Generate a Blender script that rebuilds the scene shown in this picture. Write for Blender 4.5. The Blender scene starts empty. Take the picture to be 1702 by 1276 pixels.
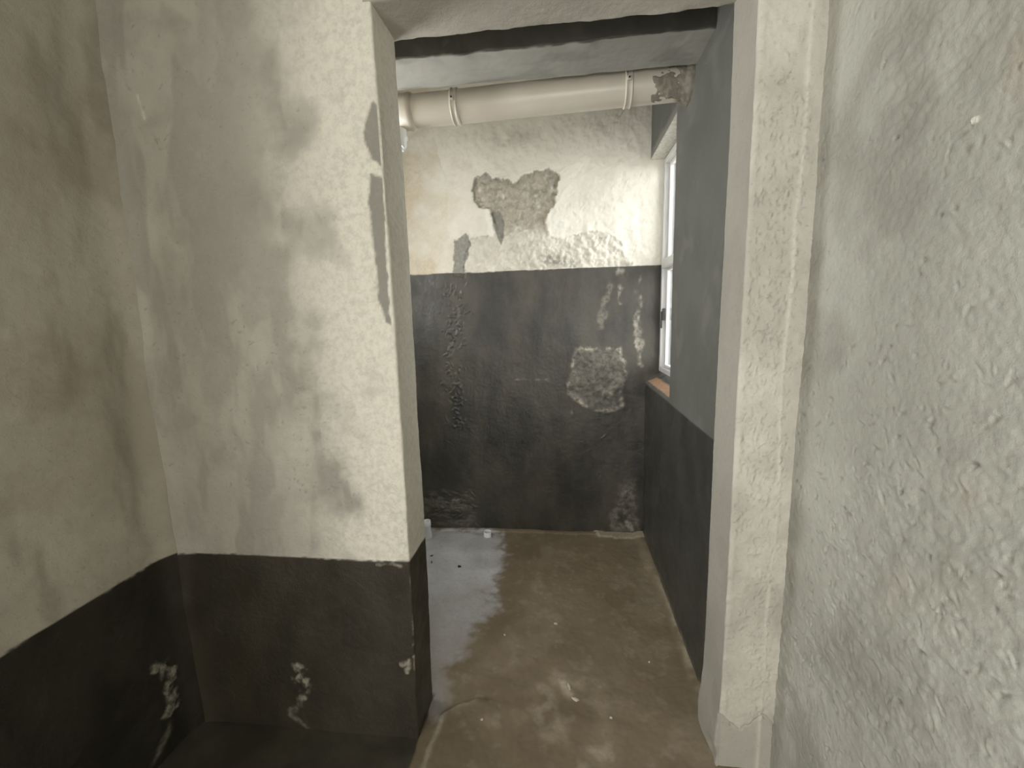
import bpy, math, random
import numpy as np
from mathutils import Matrix, Vector

# ------------------------------------------------------------------ camera, world, light, exposure
SC = bpy.context.scene
COL = SC.collection

CAM_H = 1.23
cam_d = bpy.data.cameras.new('camera')
cam = bpy.data.objects.new('camera', cam_d)
COL.objects.link(cam)
cam_d.sensor_width = 36.0
cam_d.lens = 717.9 / 1702 * 36.0
cam_d.clip_start = 0.02
YAW, PITCH, ROLL = 0.1169, -0.1534, -0.026


def cam_matrix():
    cy, sy, cp, sp = math.cos(YAW), math.sin(YAW), math.cos(PITCH), math.sin(PITCH)
    f = Vector((-sy * cp, cy * cp, sp))
    r = Vector((cy, sy, 0))
    u = r.cross(f)
    r2 = r * math.cos(ROLL) + u * math.sin(ROLL)
    u2 = -r * math.sin(ROLL) + u * math.cos(ROLL)
    m = Matrix((r2, u2, -f)).transposed().to_4x4()
    m.translation = (0, 0, CAM_H)
    return m


cam.matrix_world = cam_matrix()
SC.camera = cam

world = bpy.data.worlds.new('overcast_sky')
SC.world = world
world.use_nodes = True
bg = world.node_tree.nodes['Background']
bg.inputs['Color'].default_value = (0.97, 0.98, 1.0, 1)
bg.inputs['Strength'].default_value = 17.0

SC.view_settings.view_transform = 'Standard'
SC.view_settings.look = 'None'
SC.view_settings.gamma = 1.0
SC.view_settings.use_curve_mapping = False
SC.view_settings.exposure = 0.0


def area(name, loc, target, sx, sy, power, color):
    d = bpy.data.lights.new(name, 'AREA')
    d.shape = 'RECTANGLE'
    d.size, d.size_y = sx, sy
    d.energy = power
    d.color = color
    o = bpy.data.objects.new(name, d)
    COL.objects.link(o)
    o.location = loc
    o.rotation_euler = (Vector(target) - Vector(loc)).to_track_quat('-Z', 'Y').to_euler()
    return o


# sampling portal filling the added side opening of the near room, behind the camera (adds no light of its own)
por2 = area('added_side_portal', (-1.22, -0.90, 1.2), (1.0, -0.90, 1.2), 0.9, 1.2, 1.0, (1, 1, 1))
por2.data.cycles.is_portal = True
por4 = area('added_back_portal', (0.225, -1.56, 1.35), (0.225, 1.0, 1.35), 0.45, 1.0, 1.0, (1, 1, 1))
por4.data.cycles.is_portal = True
# sampling portal filling the real window opening (adds no light of its own)
por = area('window_portal', (0.64, 2.09, 1.45), (-1.0, 2.09, 1.45), 0.52, 1.1, 1.0, (1, 1, 1))
por.data.cycles.is_portal = True
por3 = area('added_inner_portal', (-1.31, 1.61, 1.54), (1, 1.61, 1.54), 0.42, 0.68, 1.0, (1, 1, 1))
por3.data.cycles.is_portal = True

# ------------------------------------------------------------------ dimensions (metres)
XL, YD, T, Xl, Xr, XN = -1.1415, 1.064, 0.144, -0.4257, 0.4145, 0.5494
YK = YD + T
ZS, XW, YF = 1.9477, 0.443, 2.345
Z1, Z2, Z3 = 1.473, 0.5693, 0.857
ZH, XFR, YN = 1.981, 0.509, 1.8444
ZC_NEAR, ZC_IN = 2.33, 2.40
XIL = -1.20
YB = -1.45


# ------------------------------------------------------------------ numpy noise
def _hash(ix, iy, seed):
    h = (ix.astype(np.int64) * 374761393 + iy.astype(np.int64) * 668265263 + seed * 974711) & 0x7fffffff
    h = ((h ^ (h >> 13)) * 1274126177) & 0x7fffffff
    return ((h ^ (h >> 16)) & 0xffff) / 32767.5 - 1.0


def vn(x, y, seed=0):
    xi, yi = np.floor(x), np.floor(y)
    fx, fy = x - xi, y - yi
    fx = fx * fx * fx * (fx * (fx * 6 - 15) + 10)
    fy = fy * fy * fy * (fy * (fy * 6 - 15) + 10)
    a, b = _hash(xi, yi, seed), _hash(xi + 1, yi, seed)
    c, d = _hash(xi, yi + 1, seed), _hash(xi + 1, yi + 1, seed)
    return (a + (b - a) * fx) * (1 - fy) + (c + (d - c) * fx) * fy


def fbm(x, y, f, octv=3, seed=0, gain=0.5):
    s, a, tot = 0, 1.0, 0
    for i in range(octv):
        ca, sa = math.cos(0.6 * i + 0.3), math.sin(0.6 * i + 0.3)
        s = s + a * vn((x * ca - y * sa) * f, (x * sa + y * ca) * f, seed + 17 * i)
        tot += a
        a *= gain
        f *= 2.03
    return s / tot


def sstep(a, b, t):
    t = np.clip((t - a) / (b - a), 0, 1)
    return t * t * (3 - 2 * t)


def poly_sd(x, y, poly):
    """signed distance, positive inside"""
    d = np.full(x.shape, 1e9)
    ins = np.zeros(x.shape, bool)
    n = len(poly)
    for i in range(n):
        ax, ay = poly[i]
        bx, by = poly[(i + 1) % n]
        ex, ey = bx - ax, by - ay
        wx, wy = x - ax, y - ay
        t = np.clip((wx * ex + wy * ey) / (ex * ex + ey * ey + 1e-12), 0, 1)
        d = np.minimum(d, np.hypot(wx - ex * t, wy - ey * t))
        c = (ay > y) != (by > y)
        ins ^= c & (x < ex * (y - ay) / (by - ay if by != ay else 1e-9) + ax)
    return np.where(ins, d, -d)


def line_d(x, y, pts):
    d = np.full(x.shape, 1e9)
    for (ax, ay), (bx, by) in zip(pts[:-1], pts[1:]):
        ex, ey = bx - ax, by - ay
        wx, wy = x - ax, y - ay
        t = np.clip((wx * ex + wy * ey) / (ex * ex + ey * ey + 1e-12), 0, 1)
        d = np.minimum(d, np.hypot(wx - ex * t, wy - ey * t))
    return d


def pmask(x, y, poly, soft=0.004, amp=0.008, f=45, seed=3):
    return sstep(-soft, soft, poly_sd(x, y, poly) + amp * fbm(x, y, f, 3, seed))


def lmask(x, y, pts, w, soft=0.006, amp=0.006, f=40, seed=5):
    return 1 - sstep(w - soft, w + soft, line_d(x, y, pts) + amp * fbm(x, y, f, 3, seed))


def stamps(us, vs, U, V, n, centre, depth, length, width, angle, seed, lip=0.5, region=None):
    """n elongated gouges pressed into a height field over the grid us x vs (depth<0 raises bumps)"""
    r = np.random.default_rng(seed)
    H = np.zeros(U.shape)
    U, V = U + .0035 * fbm(U, V, 95, 2, seed + 1), V + .0035 * fbm(U, V, 95, 2, seed + 2)
    pits = np.zeros(U.shape)
    k = 0
    while k < n:
        cu, cv = centre(r)
        if region is not None and r.random() > region(cu, cv):
            k += 0.2
            continue
        k += 1
        L = r.uniform(*length)
        W = r.uniform(*width)
        D = r.uniform(*depth)
        a = r.normal(angle[0], angle[1])
        i0, i1 = np.searchsorted(us, [cu - 2.4 * L, cu + 2.4 * L])
        j0, j1 = np.searchsorted(vs, [cv - 2.4 * L, cv + 2.4 * L])
        if i1 - i0 < 2 or j1 - j0 < 2:
            continue
        u, v = U[i0:i1, j0:j1] - cu, V[i0:i1, j0:j1] - cv
        p, q = u * math.cos(a) + v * math.sin(a), -u * math.sin(a) + v * math.cos(a)
        q = q + r.uniform(-.35, .35) * p * p / L
        g = np.exp(-(p / L) ** 2 * 2.2 - (q / W) ** 2 * 2.2)
        g2 = np.exp(-(p / L) ** 2 * 2 - ((q - 1.5 * W) / (0.9 * W)) ** 2 * 2)
        H[i0:i1, j0:j1] += -D * g + lip * D * g2
        pits[i0:i1, j0:j1] = np.maximum(pits[i0:i1, j0:j1], g)
    return H, pits


# ------------------------------------------------------------------ sheets of plaster
MASKS = ('paint_or_shade', 'chip', 'stain_or_light', 'warm', 'pale', 'scuff', 'wet')


def rangev(*segs):
    """non uniform 1D samples: (start, end, step) ..."""
    out = []
    for a, b, s in segs:
        n = max(1, int(round((b - a) / s)))
        out += list(np.linspace(a, b, n + 1)[:-1])
    out.append(segs[-1][1])
    return np.array(out)


def path(points, steps, rad):
    """rounded polyline; returns points (n,2), right-hand normals (n,2)"""
    pts = [np.array(p, float) for p in points]
    out, nor = [], []

    def seg(a, b, step):
        d = b - a
        L = np.linalg.norm(d)
        d /= L
        n = max(1, int(round(L / step)))
        for i in range(n + 1):
            out.append(a + d * L * i / n)
            nor.append(np.array((d[1], -d[0])))
    cur = pts[0]
    for i in range(1, len(pts)):
        d = pts[i] - pts[i - 1]
        d /= np.linalg.norm(d)
        if i < len(pts) - 1:
            e = pts[i + 1] - pts[i]
            e /= np.linalg.norm(e)
            seg(cur, pts[i] - d * rad, steps[i - 1])
            n0, n1 = np.array((d[1], -d[0])), np.array((e[1], -e[0]))
            for k in range(1, 4):
                t = k / 4
                A, B, Cc = pts[i] - d * rad, pts[i], pts[i] + e * rad
                out.append((1 - t) ** 2 * A + 2 * t * (1 - t) * B + t * t * Cc)
                n = n0 * (1 - t) + n1 * t
                nor.append(n / np.linalg.norm(n))
            cur = pts[i] + e * rad
        else:
            seg(cur, pts[i], steps[i - 1])
    return np.array(out), np.array(nor)


class Sheet:
    def __init__(s, P, N, flip=False):
        s.P, s.N, s.flip = P, N, flip
        s.h = np.zeros(P.shape[:2])
        s.m = {k: np.zeros(P.shape[:2]) for k in MASKS}


def arr(i, A):
    return A[..., i]


def plan_sheet(points, steps, zs, rad=0.006, left=False):
    p, n = path(points, steps, rad)
    if left:
        n = -n
    P = np.zeros((len(p), len(zs), 3))
    N = np.zeros_like(P)
    P[:, :, 0], P[:, :, 1], P[:, :, 2] = p[:, :1], p[:, 1:], zs[None, :]
    N[:, :, 0], N[:, :, 1] = n[:, :1], n[:, 1:]
    return Sheet(P, N, flip=left)


def prof_sheet(points, steps, ss, axis, rad=0.006, left=False):
    """profile (a,z) extruded along axis; axis 0: a is y, axis 1: a is x"""
    p, n = path(points, steps, rad)
    if left:
        n = -n
    P = np.zeros((len(p), len(ss), 3))
    N = np.zeros_like(P)
    a = 1 - axis
    P[:, :, a], P[:, :, 2], P[:, :, axis] = p[:, :1], p[:, 1:], ss[None, :]
    N[:, :, a], N[:, :, 2] = n[:, :1], n[:, 1:]
    return Sheet(P, N, flip=(axis == 0) != left)


def mesh_obj(name, V, F, mat, attrs=None, smooth=True, parent=None):
    me = bpy.data.meshes.new(name)
    V = np.asarray(V, np.float32)
    F = np.asarray(F, np.int32)
    k = F.shape[1]
    me.vertices.add(len(V))
    me.vertices.foreach_set('co', V.ravel())
    me.loops.add(F.size)
    me.loops.foreach_set('vertex_index', F.ravel())
    me.polygons.add(len(F))
    me.polygons.foreach_set('loop_start', np.arange(0, F.size, k, dtype=np.int32))
    me.polygons.foreach_set('use_smooth', np.full(len(F), smooth))
    me.update(calc_edges=True)
    if attrs:
        for an, av in attrs.items():
            at = me.attributes.new(an, 'FLOAT', 'POINT')
            at.data.foreach_set('value', np.asarray(av, np.float32).ravel())
    me.materials.append(mat)
    o = bpy.data.objects.new(name, me)
    COL.objects.link(o)
    if parent is not None:
        o.parent = parent
        o.matrix_parent_inverse = Matrix()
    return o


def structure(name, sheets, mat, label=None):
    Vs, Fs, off = [], [], 0
    at = {k: [] for k in MASKS}
    for s in sheets:
        n, m = s.P.shape[:2]
        Vs.append((s.P + s.N * s.h[..., None]).reshape(-1, 3))
        idx = np.arange(n * m).reshape(n, m) + off
        q = np.stack([idx[:-1, :-1], idx[1:, :-1], idx[1:, 1:], idx[:-1, 1:]], -1).reshape(-1, 4)
        if s.flip:
            q = q[:, ::-1]
        Fs.append(q)
        for k in MASKS:
            at[k].append(np.clip(s.m[k], 0, 1).ravel())
        off += n * m
    o = mesh_obj(name, np.concatenate(Vs), np.concatenate(Fs), mat, {k: np.concatenate(v) for k, v in at.items()})
    o['kind'] = 'structure'
    if label:
        o['label'] = label
    return o


def relief(s, u, v, broad=0.004, mid=0.0012, fine=0.0005, seed=0):
    s.h = s.h + broad * fbm(u, v, 2.6, 2, seed) + mid * fbm(u, v, 17, 3, seed + 40) + fine * fbm(u, v, 90, 2, seed + 80)


# ------------------------------------------------------------------ materials
def srgb(r, g, b):
    f = lambda c: (c / 255 / 12.92) if c <= 10.3 else ((c / 255 + 0.055) / 1.055) ** 2.4
    return (f(r), f(g), f(b), 1)


class NT:
    def __init__(s, name):
        s.mat = bpy.data.materials.new(name)
        s.mat.use_nodes = True
        s.t = s.mat.node_tree
        s.b = s.t.nodes['Principled BSDF']
        s.geo = s.t.nodes.new('ShaderNodeTexCoord')

    def noise(s, scale, detail=4, rough=0.55, stretch=None, dist=0.0):
        n = s.t.nodes.new('ShaderNodeTexNoise')
        n.inputs['Scale'].default_value = scale
        n.inputs['Detail'].default_value = detail
        n.inputs['Roughness'].default_value = rough
        n.inputs['Distortion'].default_value = dist
        src = s.geo.outputs['Object']
        if stretch:
            m = s.t.nodes.new('ShaderNodeMapping')
            m.inputs['Scale'].default_value = stretch
            s.t.links.new(src, m.inputs['Vector'])
            src = m.outputs['Vector']
        s.t.links.new(src, n.inputs['Vector'])
        return n.outputs['Fac']

    def ramp(s, fac, a, b, lo=0.0, hi=1.0):
        m = s.t.nodes.new('ShaderNodeMapRange')
        m.interpolation_type = 'SMOOTHSTEP'
        for k, v in (('From Min', a), ('From Max', b), ('To Min', lo), ('To Max', hi)):
            m.inputs[k].default_value = v
        s.t.links.new(fac, m.inputs['Value'])
        return m.outputs['Result']

    def attr(s, name):
        a = s.t.nodes.new('ShaderNodeAttribute')
        a.attribute_name = name
        return a.outputs['Fac']

    def math(s, op, a, b):
        m = s.t.nodes.new('ShaderNodeMath')
        m.operation = op
        for i, x in enumerate((a, b)):
            if isinstance(x, (int, float)):
                m.inputs[i].default_value = x
            else:
                s.t.links.new(x, m.inputs[i])
        return m.outputs[0]

    def mix(s, fac, a, b):
        m = s.t.nodes.new('ShaderNodeMix')
        m.data_type = 'RGBA'
        m.clamp_factor = True
        for sock, x in ((m.inputs[0], fac), (m.inputs[6], a), (m.inputs[7], b)):
            if isinstance(x, (int, float)):
                sock.default_value = x
            elif isinstance(x, tuple):
                sock.default_value = x
            else:
                s.t.links.new(x, sock)
        return m.outputs[2]

    def mixf(s, fac, a, b):
        m = s.t.nodes.new('ShaderNodeMix')
        for sock, x in ((m.inputs[0], fac), (m.inputs[2], a), (m.inputs[3], b)):
            if isinstance(x, (int, float)):
                sock.default_value = x
            else:
                s.t.links.new(x, sock)
        return m.outputs[0]

    def bump(s, hs, strength=1.0):
        prev = None
        for h, d in hs:
            b = s.t.nodes.new('ShaderNodeBump')
            b.inputs['Strength'].default_value = strength
            b.inputs['Distance'].default_value = d
            s.t.links.new(h, b.inputs['Height'])
            if prev is not None:
                s.t.links.new(prev, b.inputs['Normal'])
            prev = b.outputs['Normal']
        s.t.links.new(prev, s.b.inputs['Normal'])

    def out(s, color=None, rough=None, **kw):
        for k, x in (('Base Color', color), ('Roughness', rough)):
            if x is None:
                continue
            if isinstance(x, (int, float, tuple)):
                s.b.inputs[k].default_value = x
            else:
                s.t.links.new(x, s.b.inputs[k])
        for k, x in kw.items():
            s.b.inputs[k.replace('_', ' ')].default_value = x
        return s.mat


def plaster(name, A, B, speck=0.25, paint_or_shadeA=srgb(62, 57, 46), paint_or_shadeB=srgb(50, 46, 37), chip=srgb(172, 163, 143),
            stain_or_light=srgb(128, 126, 118), warm=srgb(190, 172, 140), pale=srgb(226, 222, 208), scuff=srgb(188, 180, 160),
            prough=(0.34, 0.55), bump=1.0):
    n = NT(name)
    big = n.noise(3.2, 6, 0.6)
    med = n.noise(14, 6, 0.65)
    c = n.mix(n.ramp(big, 0.36, 0.66), A, B)
    c = n.mix(n.ramp(med, 0.5, 0.75, 0, 0.4), c, tuple(x * 0.72 for x in A[:3]) + (1,))
    sp = n.noise(110, 3, 0.6)
    c = n.mix(n.ramp(sp, 0.60, 0.72, 0, speck), c, tuple(x * 0.5 for x in A[:3]) + (1,))
    fine = n.noise(70, 5, 0.7)
    brk = n.ramp(fine, 0.3, 0.62, 0.55, 1.0)
    c = n.mix(n.math('MULTIPLY', n.attr('warm'), brk), c, warm)
    c = n.mix(n.math('MULTIPLY', n.attr('chip'), n.ramp(fine, 0.25, 0.6, 0.7, 1.0)), c, chip)
    c = n.mix(n.math('MULTIPLY', n.attr('stain_or_light'), n.ramp(fine, 0.2, 0.6, 0.75, 1.0)), c, stain_or_light)
    c = n.mix(n.math('MULTIPLY', n.attr('pale'), brk), c, pale)
    pn = n.noise(7, 6, 0.65, (1, 1, 0.45))
    p = n.mix(n.ramp(pn, 0.35, 0.68), paint_or_shadeA, paint_or_shadeB)
    c = n.mix(n.attr('paint_or_shade'), c, p)
    c = n.mix(n.math('MULTIPLY', n.attr('scuff'), n.ramp(n.noise(38, 5, 0.7), 0.32, 0.62, 0.1, 1.0)), c, scuff)
    wet = n.attr('wet')
    c = n.mix(n.math('MULTIPLY', wet, 0.08), c, tuple(x * 0.45 for x in A[:3]) + (1,))
    pr = n.ramp(n.noise(9, 5, 0.6), 0.3, 0.7, prough[0], prough[1])
    r = n.mixf(n.attr('paint_or_shade'), 0.86, pr)
    r = n.mixf(n.attr('scuff'), r, 0.7)
    r = n.mixf(wet, r, 0.2)
    n.bump([(fine, 0.0016 * bump), (n.noise(260, 2, 0.6), 0.0006 * bump)], 0.55)
    return n.out(c, r)


M_near = plaster('grey_cement_plaster', bump=1.7, speck=.4, A=srgb(180, 175, 162), B=srgb(167, 162, 149), pale=srgb(222, 217, 200), scuff=srgb(146, 141, 124), stain_or_light=srgb(124, 121, 111))
M_near_l = plaster('dimmed_dirty_brown_plaster', srgb(170, 164, 149), srgb(154, 147, 132), bump=1.6, speck=.35, paint_or_shadeA=srgb(48, 44, 35), paint_or_shadeB=srgb(38, 35, 28), stain_or_light=srgb(100, 92, 76), warm=srgb(128, 110, 86), scuff=srgb(146, 141, 124))  # dirty brown plaster; base and dado darkened to stand in for dim light
M_near_r = plaster('greenish_cement_plaster', bump=1.5, speck=.35, A=srgb(172, 171, 159), B=srgb(158, 157, 145), warm=srgb(166, 148, 130), stain_or_light=srgb(100, 97, 85))
M_far = plaster('whitewashed_plaster', srgb(222, 217, 203), srgb(208, 203, 188), speck=0.12, bump=1.5, chip=srgb(166, 158, 140), pale=srgb(228, 224, 212),
                paint_or_shadeA=srgb(74, 70, 61), paint_or_shadeB=srgb(50, 48, 43), scuff=srgb(186, 178, 160))
M_inner = plaster('smooth_grey_render', srgb(102, 102, 95), srgb(92, 92, 85), speck=0.05, bump=0.5,
                  paint_or_shadeA=srgb(66, 66, 60), paint_or_shadeB=srgb(56, 56, 51), warm=srgb(190, 152, 118))
M_beam = plaster('beam_render', srgb(172, 171, 161), srgb(156, 155, 146), speck=0.08, bump=0.6, paint_or_shadeA=srgb(100, 98, 91), paint_or_shadeB=srgb(86, 84, 78))  # dark colour pair stands in for recess shade on the front face
M_bare = plaster('pale_bare_concrete', srgb(196, 192, 180), srgb(180, 176, 164), speck=0.1)
M_floor = plaster('brown_cement_screed', srgb(122, 109, 87), srgb(110, 97, 76), speck=0.1,
                  paint_or_shadeA=srgb(70, 66, 55), paint_or_shadeB=srgb(54, 50, 42), stain_or_light=srgb(192, 193, 195),
                  pale=srgb(188, 178, 156), scuff=srgb(206, 200, 186), prough=(0.3, 0.5), bump=0.6)

# ------------------------------------------------------------------ wall_front: the wall with the doorway
zz = rangev((-0.02, 0.62, 0.004), (0.62, 2.06, 0.0035), (2.06, ZC_NEAR + 0.1, 0.03))
L = plan_sheet([(XL - 0.04, YD), (Xl, YD), (Xl, YK), (XIL - 0.02, YK)], [0.004, 0.0035, 0.03], zz, 0.007)
x, y, z = (arr(i, L.P) for i in range(3))
u = np.where(L.N[..., 1] < -0.5, x, np.where(L.N[..., 0] > 0.5, Xl + (y - YD), 5 - x))
front = (L.N[..., 1] < -0.4)
relief(L, u, z, 0.005, 0.0012, 0.0005, 1)
nearedge = sstep(-0.85, -0.5, x) * front
low = 1 - sstep(0.56, 0.6, z)
us_f = u[:, 0]
nf = int(np.searchsorted(us_f[: int(front[:, 5].sum())], Xl + 0.02))
H = np.zeros_like(L.h)
Pt = np.zeros_like(L.h)
h1, p1 = stamps(us_f[:nf], zz, u[:nf], z[:nf], 620, lambda r: (-0.43 - abs(r.normal(0, .17)), r.uniform(.6, 2.0)),
                (.0008, .0034), (.003, .012), (.0018, .0055), (0.55, 0.9), 11, 0.6,
                lambda a, b: 0.25 + 0.75 * (0.75 < b < 1.35))
H[:nf] += h1
Pt[:nf] += p1
h1, p1 = stamps(us_f[:nf], zz, u[:nf], z[:nf], 70, lambda r: (r.uniform(-1.12, -.5), r.uniform(.6, 2.0)),
                (.0008, .002), (.006, .02), (.002, .004), (0.3, 0.8), 12, 0.6)
H[:nf] += h1
Pt[:nf] += p1
for pts, w in (([(-0.795, 0.996), (-0.73, 1.052), (-0.641, 1.065), (-0.569, 1.077)], .006),
               ([(-0.664, 1.193), (-0.589, 1.243), (-0.517, 1.28)], .006),
               ([(-0.533, 1.834), (-0.51, 1.811), (-0.487, 1.782), (-0.476, 1.77), (-0.496, 1.749)], .007)):
    k = lmask(x, z, pts, w * 0.6, .006, .016, 60) * front
    H -= 0.0016 * k
    L.m['stain_or_light'] += 0.45 * k * (fbm(x, z, 70, 2, 9) > -0.1)
L.h += H
dado = sstep(-0.0018, 0.0018, Z2 + 0.004 * fbm(u, z, 9, 2, 4) + 0.0025 * fbm(u, z, 60, 2, 5) + 0.012 * sstep(-1.06, -1.12, x) * 0 - z)
L.m['paint_or_shade'] = dado
L.h += .012 * sstep(XL + .07, XL - .01, x) ** 2 * front
L.h += 0.0012 * dado
# knocked off plaster along the corner, showing grey coat
k = np.maximum.reduce([
    pmask(x, z, [(-0.471, 1.674), (-0.437, 1.739), (-0.405, 1.715), (-0.40, 1.682), (-0.405, 1.60), (-0.428, 1.598), (-0.45, 1.616), (-0.467, 1.651)], .0025, .005),
    pmask(x, z, [(-0.459, 1.583), (-0.438, 1.575), (-0.428, 1.568), (-0.431, 1.451), (-0.433, 1.22), (-0.448, 1.226), (-0.462, 1.291), (-0.46, 1.361), (-0.468, 1.513)], .0025, .005)]) * (front | (L.N[..., 0] > .2)) * (y < YD + .03)
L.h -= 0.004 * k * front
L.m['stain_or_light'] = np.maximum(L.m['stain_or_light'], 0.75 * k)
# eroded skin, weathering streaks; painted light falloff, bright corner to dim left
L.m['pale'] = 0.9 * nearedge * sstep(-.35, .35, fbm(x, z, 9, 4, 21) + 0.7 * sstep(-.65, -.45, x)) * (1 - dado) * (1 - k)
L.m['pale'] = np.maximum(L.m['pale'], .7 * (L.N[..., 0] > .4) * (1 - dado))  # jamb face lightened in colour to stand in for light on it
L.m['pale'] = np.maximum(L.m['pale'], .8 * front * lmask(x, z, [(-1.047, 1.80), (-1.036, 1.745)], .003, .003, .004))
L.m['stain_or_light'] = np.maximum(L.m['stain_or_light'], 0.35 * front * sstep(.05, .5, fbm(x, z * 0.35, 9, 3, 33)) * sstep(-.6, -.9, x) * (1 - dado))
L.m['stain_or_light'] = np.maximum(L.m['stain_or_light'], 0.75 * np.clip(Pt, 0, 1) ** 1.5 * (1 - dado))
L.h += .0022 * fbm(x, z, 40, 3, 34) * nearedge * (1 - dado)
L.m['stain_or_light'] = np.maximum(L.m['stain_or_light'], .3 * front * sstep(.15, .5, fbm(x, z, 7, 4, 35)) * (1 - dado))
L.m['stain_or_light'] = np.maximum(L.m['stain_or_light'], .42 * front * sstep(-.04, .22, fbm(x, z * .3, 9, 4, 36) + .10)  * (x < -.62 + .1 * fbm(x, z, 7, 3, 37)) * (1 - dado))  # darker left part paints in the light falloff along the wall
# scrapes on the dado that show white plaster
sc = lmask(x, z, [(-0.80, 0.222), (-0.78, 0.20), (-0.80, 0.173), (-0.775, 0.165), (-0.765, 0.135), (-0.80, 0.10)], .010, .006, .018, 55, 8)
sc = np.maximum(sc, 0.45 * lmask(x, z, [(-0.80, 0.085), (-0.835, 0.05), (-0.79, 0.01), (-0.76, -.01)], .007, .006, .012, 55, 9))
sc = np.maximum(sc, lmask(x, z, [(-0.462, 0.25), (-0.44, 0.262), (-0.446, 0.226)], .006, .004, .01, 60, 10))
sc = np.maximum(sc, lmask(x, z, [(-0.4257, 0.2), (-0.4257, 0.55)], .001, .002, .005, 60, 13) * (fbm(x, z, 25, 2, 3) > -.1))
sc = np.maximum(sc, lmask(x, z, [(-0.52, 0.556), (-0.47, 0.56), (-0.436, 0.552)], .002, .003, .007, 60, 14))
sc *= front & (z < Z2)
L.m['scuff'] = sc
L.h += 0.004 * sc * fbm(x, z, 50, 3, 15) + 0.003 * sc
# corner line: slightly out of plumb
L.P[..., 0] += 0.0035 * np.sin((z - 0.3) * 2.2) * (L.N[..., 0] > -.9) * sstep(-.8, -.45, x) - 0.004 * sstep(0.5, 0, z) * sstep(-.8, -.45, x)

zr = rangev((-0.02, 2.06, 0.0035), (2.06, ZC_NEAR + 0.1, 0.03))
R = plan_sheet([(XW + 0.06, YK), (Xr, YK), (Xr, YD), (XN + 0.03, YD)], [0.01, 0.005, 0.0025], zr, 0.006)
x, y, z = (arr(i, R.P) for i in range(3))
u = np.where(R.N[..., 1] < -0.5, x, x - (y - YD))
front = R.N[..., 1] < -.5
relief(R, u, z, 0.003, 0.0010, 0.0004, 51)
brk = 0.15 + 0.022 * np.sin((x - .42) * 55 + 2.4) + 0.006 * fbm(x, z, 60, 2, 2)
upper = sstep(-.0018, .0018, z - brk)
R.h += 0.0045 * upper * front - 0.005 * np.exp(-((z - brk + .004) / .0035) ** 2) * front
i0 = int(np.argmax(front[:, 0]))
h1, p1 = stamps(x[i0:, 0], zr, x[i0:], z[i0:], 900, lambda r: (r.uniform(.422, .53), r.uniform(.16, 1.85)),
                (.0012, .0036), (.003, .009), (.0015, .0035), (1.0, 0.8), 52, 0.6,
                lambda a, b: 0.15 + 0.85 * (vn(np.array(a * 18.), np.array(b * 5.), 6) > -0.15))
R.h[i0:] += h1
R.m['stain_or_light'][i0:] = 0.5 * np.clip(p1, 0, 1)
R.m['pale'] = 0.35 * front * sstep(-.3, .5, fbm(x, z, 8, 3, 55)) * upper
rib = np.exp(-((x - 0.517 + .012 * fbm(x * 0, z, 3, 2, 3)) / .005) ** 2) * front
R.h += 0.0016 * rib * sstep(-.5, .3, fbm(x * .3, z, 9, 2, 57)) + .0025 * fbm(x, z, 48, 3, 58) * front * upper
R.h += 0.0016 * np.exp(-((x - Xr - .009) / .005) ** 2) * front * upper * sstep(-.5, .3, fbm(x * .3, z, 14, 2, 59))
R.m['pale'] = np.maximum(R.m['pale'], 0.4 * rib)
foot = sstep(.22, .05, z) * (R.N[..., 0] < -.5)
R.h += 0.012 * foot * sstep(-.3, .6, fbm(y, z, 9, 2, 71) + .3)
st = pmask(y, z, [(YD, .20), (YD + .05, .25), (YD + .07, .18), (YD + .03, .12), (YD, .14)], .01, .015) * (R.N[..., 0] < -.5)
R.m['stain_or_light'] = np.maximum.reduce([R.m['stain_or_light'], .5 * st, .35 * (R.N[..., 0] < -.5)])  # one stained patch; whole jamb face also darkened as painted shade

HS = prof_sheet([(YD, ZC_NEAR + 0.05), (YD, ZS), (YK, ZS), (YK, ZC_IN + 0.02)], [0.02, 0.005, 0.01],
                rangev((Xl - 0.02, Xr + 0.02, 0.005)), 0, 0.005)
x, y, z = (arr(i, HS.P) for i in range(3))
vv = np.where(HS.N[..., 2] < -.5, y, z)
relief(HS, x, vv, 0.003, 0.001, 0.0005, 61)
HS.h += 0.004 * fbm(x, vv, 22, 2, 63) * np.exp(-((y - YK) / .012) ** 2)
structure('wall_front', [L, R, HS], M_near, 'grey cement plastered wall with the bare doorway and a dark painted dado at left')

# ------------------------------------------------------------------ wall_right (near, rough) and wall_left
ys = rangev((YB, 0.42, 0.06), (0.42, YD + 0.03, 0.0024))
zs = rangev((-0.02, 0.2, 0.01), (0.2, 1.95, 0.0028), (1.95, ZC_NEAR + 0.05, 0.03))
Y, Z = np.meshgrid(ys, zs, indexing='ij')
P = np.stack([np.full_like(Y, XN), Y, Z], -1)
N = np.zeros_like(P)
N[..., 0] = -1
W = Sheet(P, N)
relief(W, Y, Z, 0.004, 0.0013, 0.0006, 91)
W.h += .0007 * fbm(Y, Z, 150, 2, 98) + 0.003 * fbm(Y + .4 * Z, Z * 1.6, 34, 4, 95) * sstep(-.2, .5, fbm(Y, Z, 4, 2, 96) + 0.3 * (Z < 1.1))
h1, p1 = stamps(ys, zs, Y, Z, 520, lambda r: (r.uniform(.48, 1.05), r.uniform(.2, 1.85)), (.001, .0035), (.004, .017), (.0018, .0045),
                (-0.5, 0.9), 92, 0.45, lambda a, b: 0.25 + 0.75 * (b < 1.15))
W.h += h1
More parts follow.
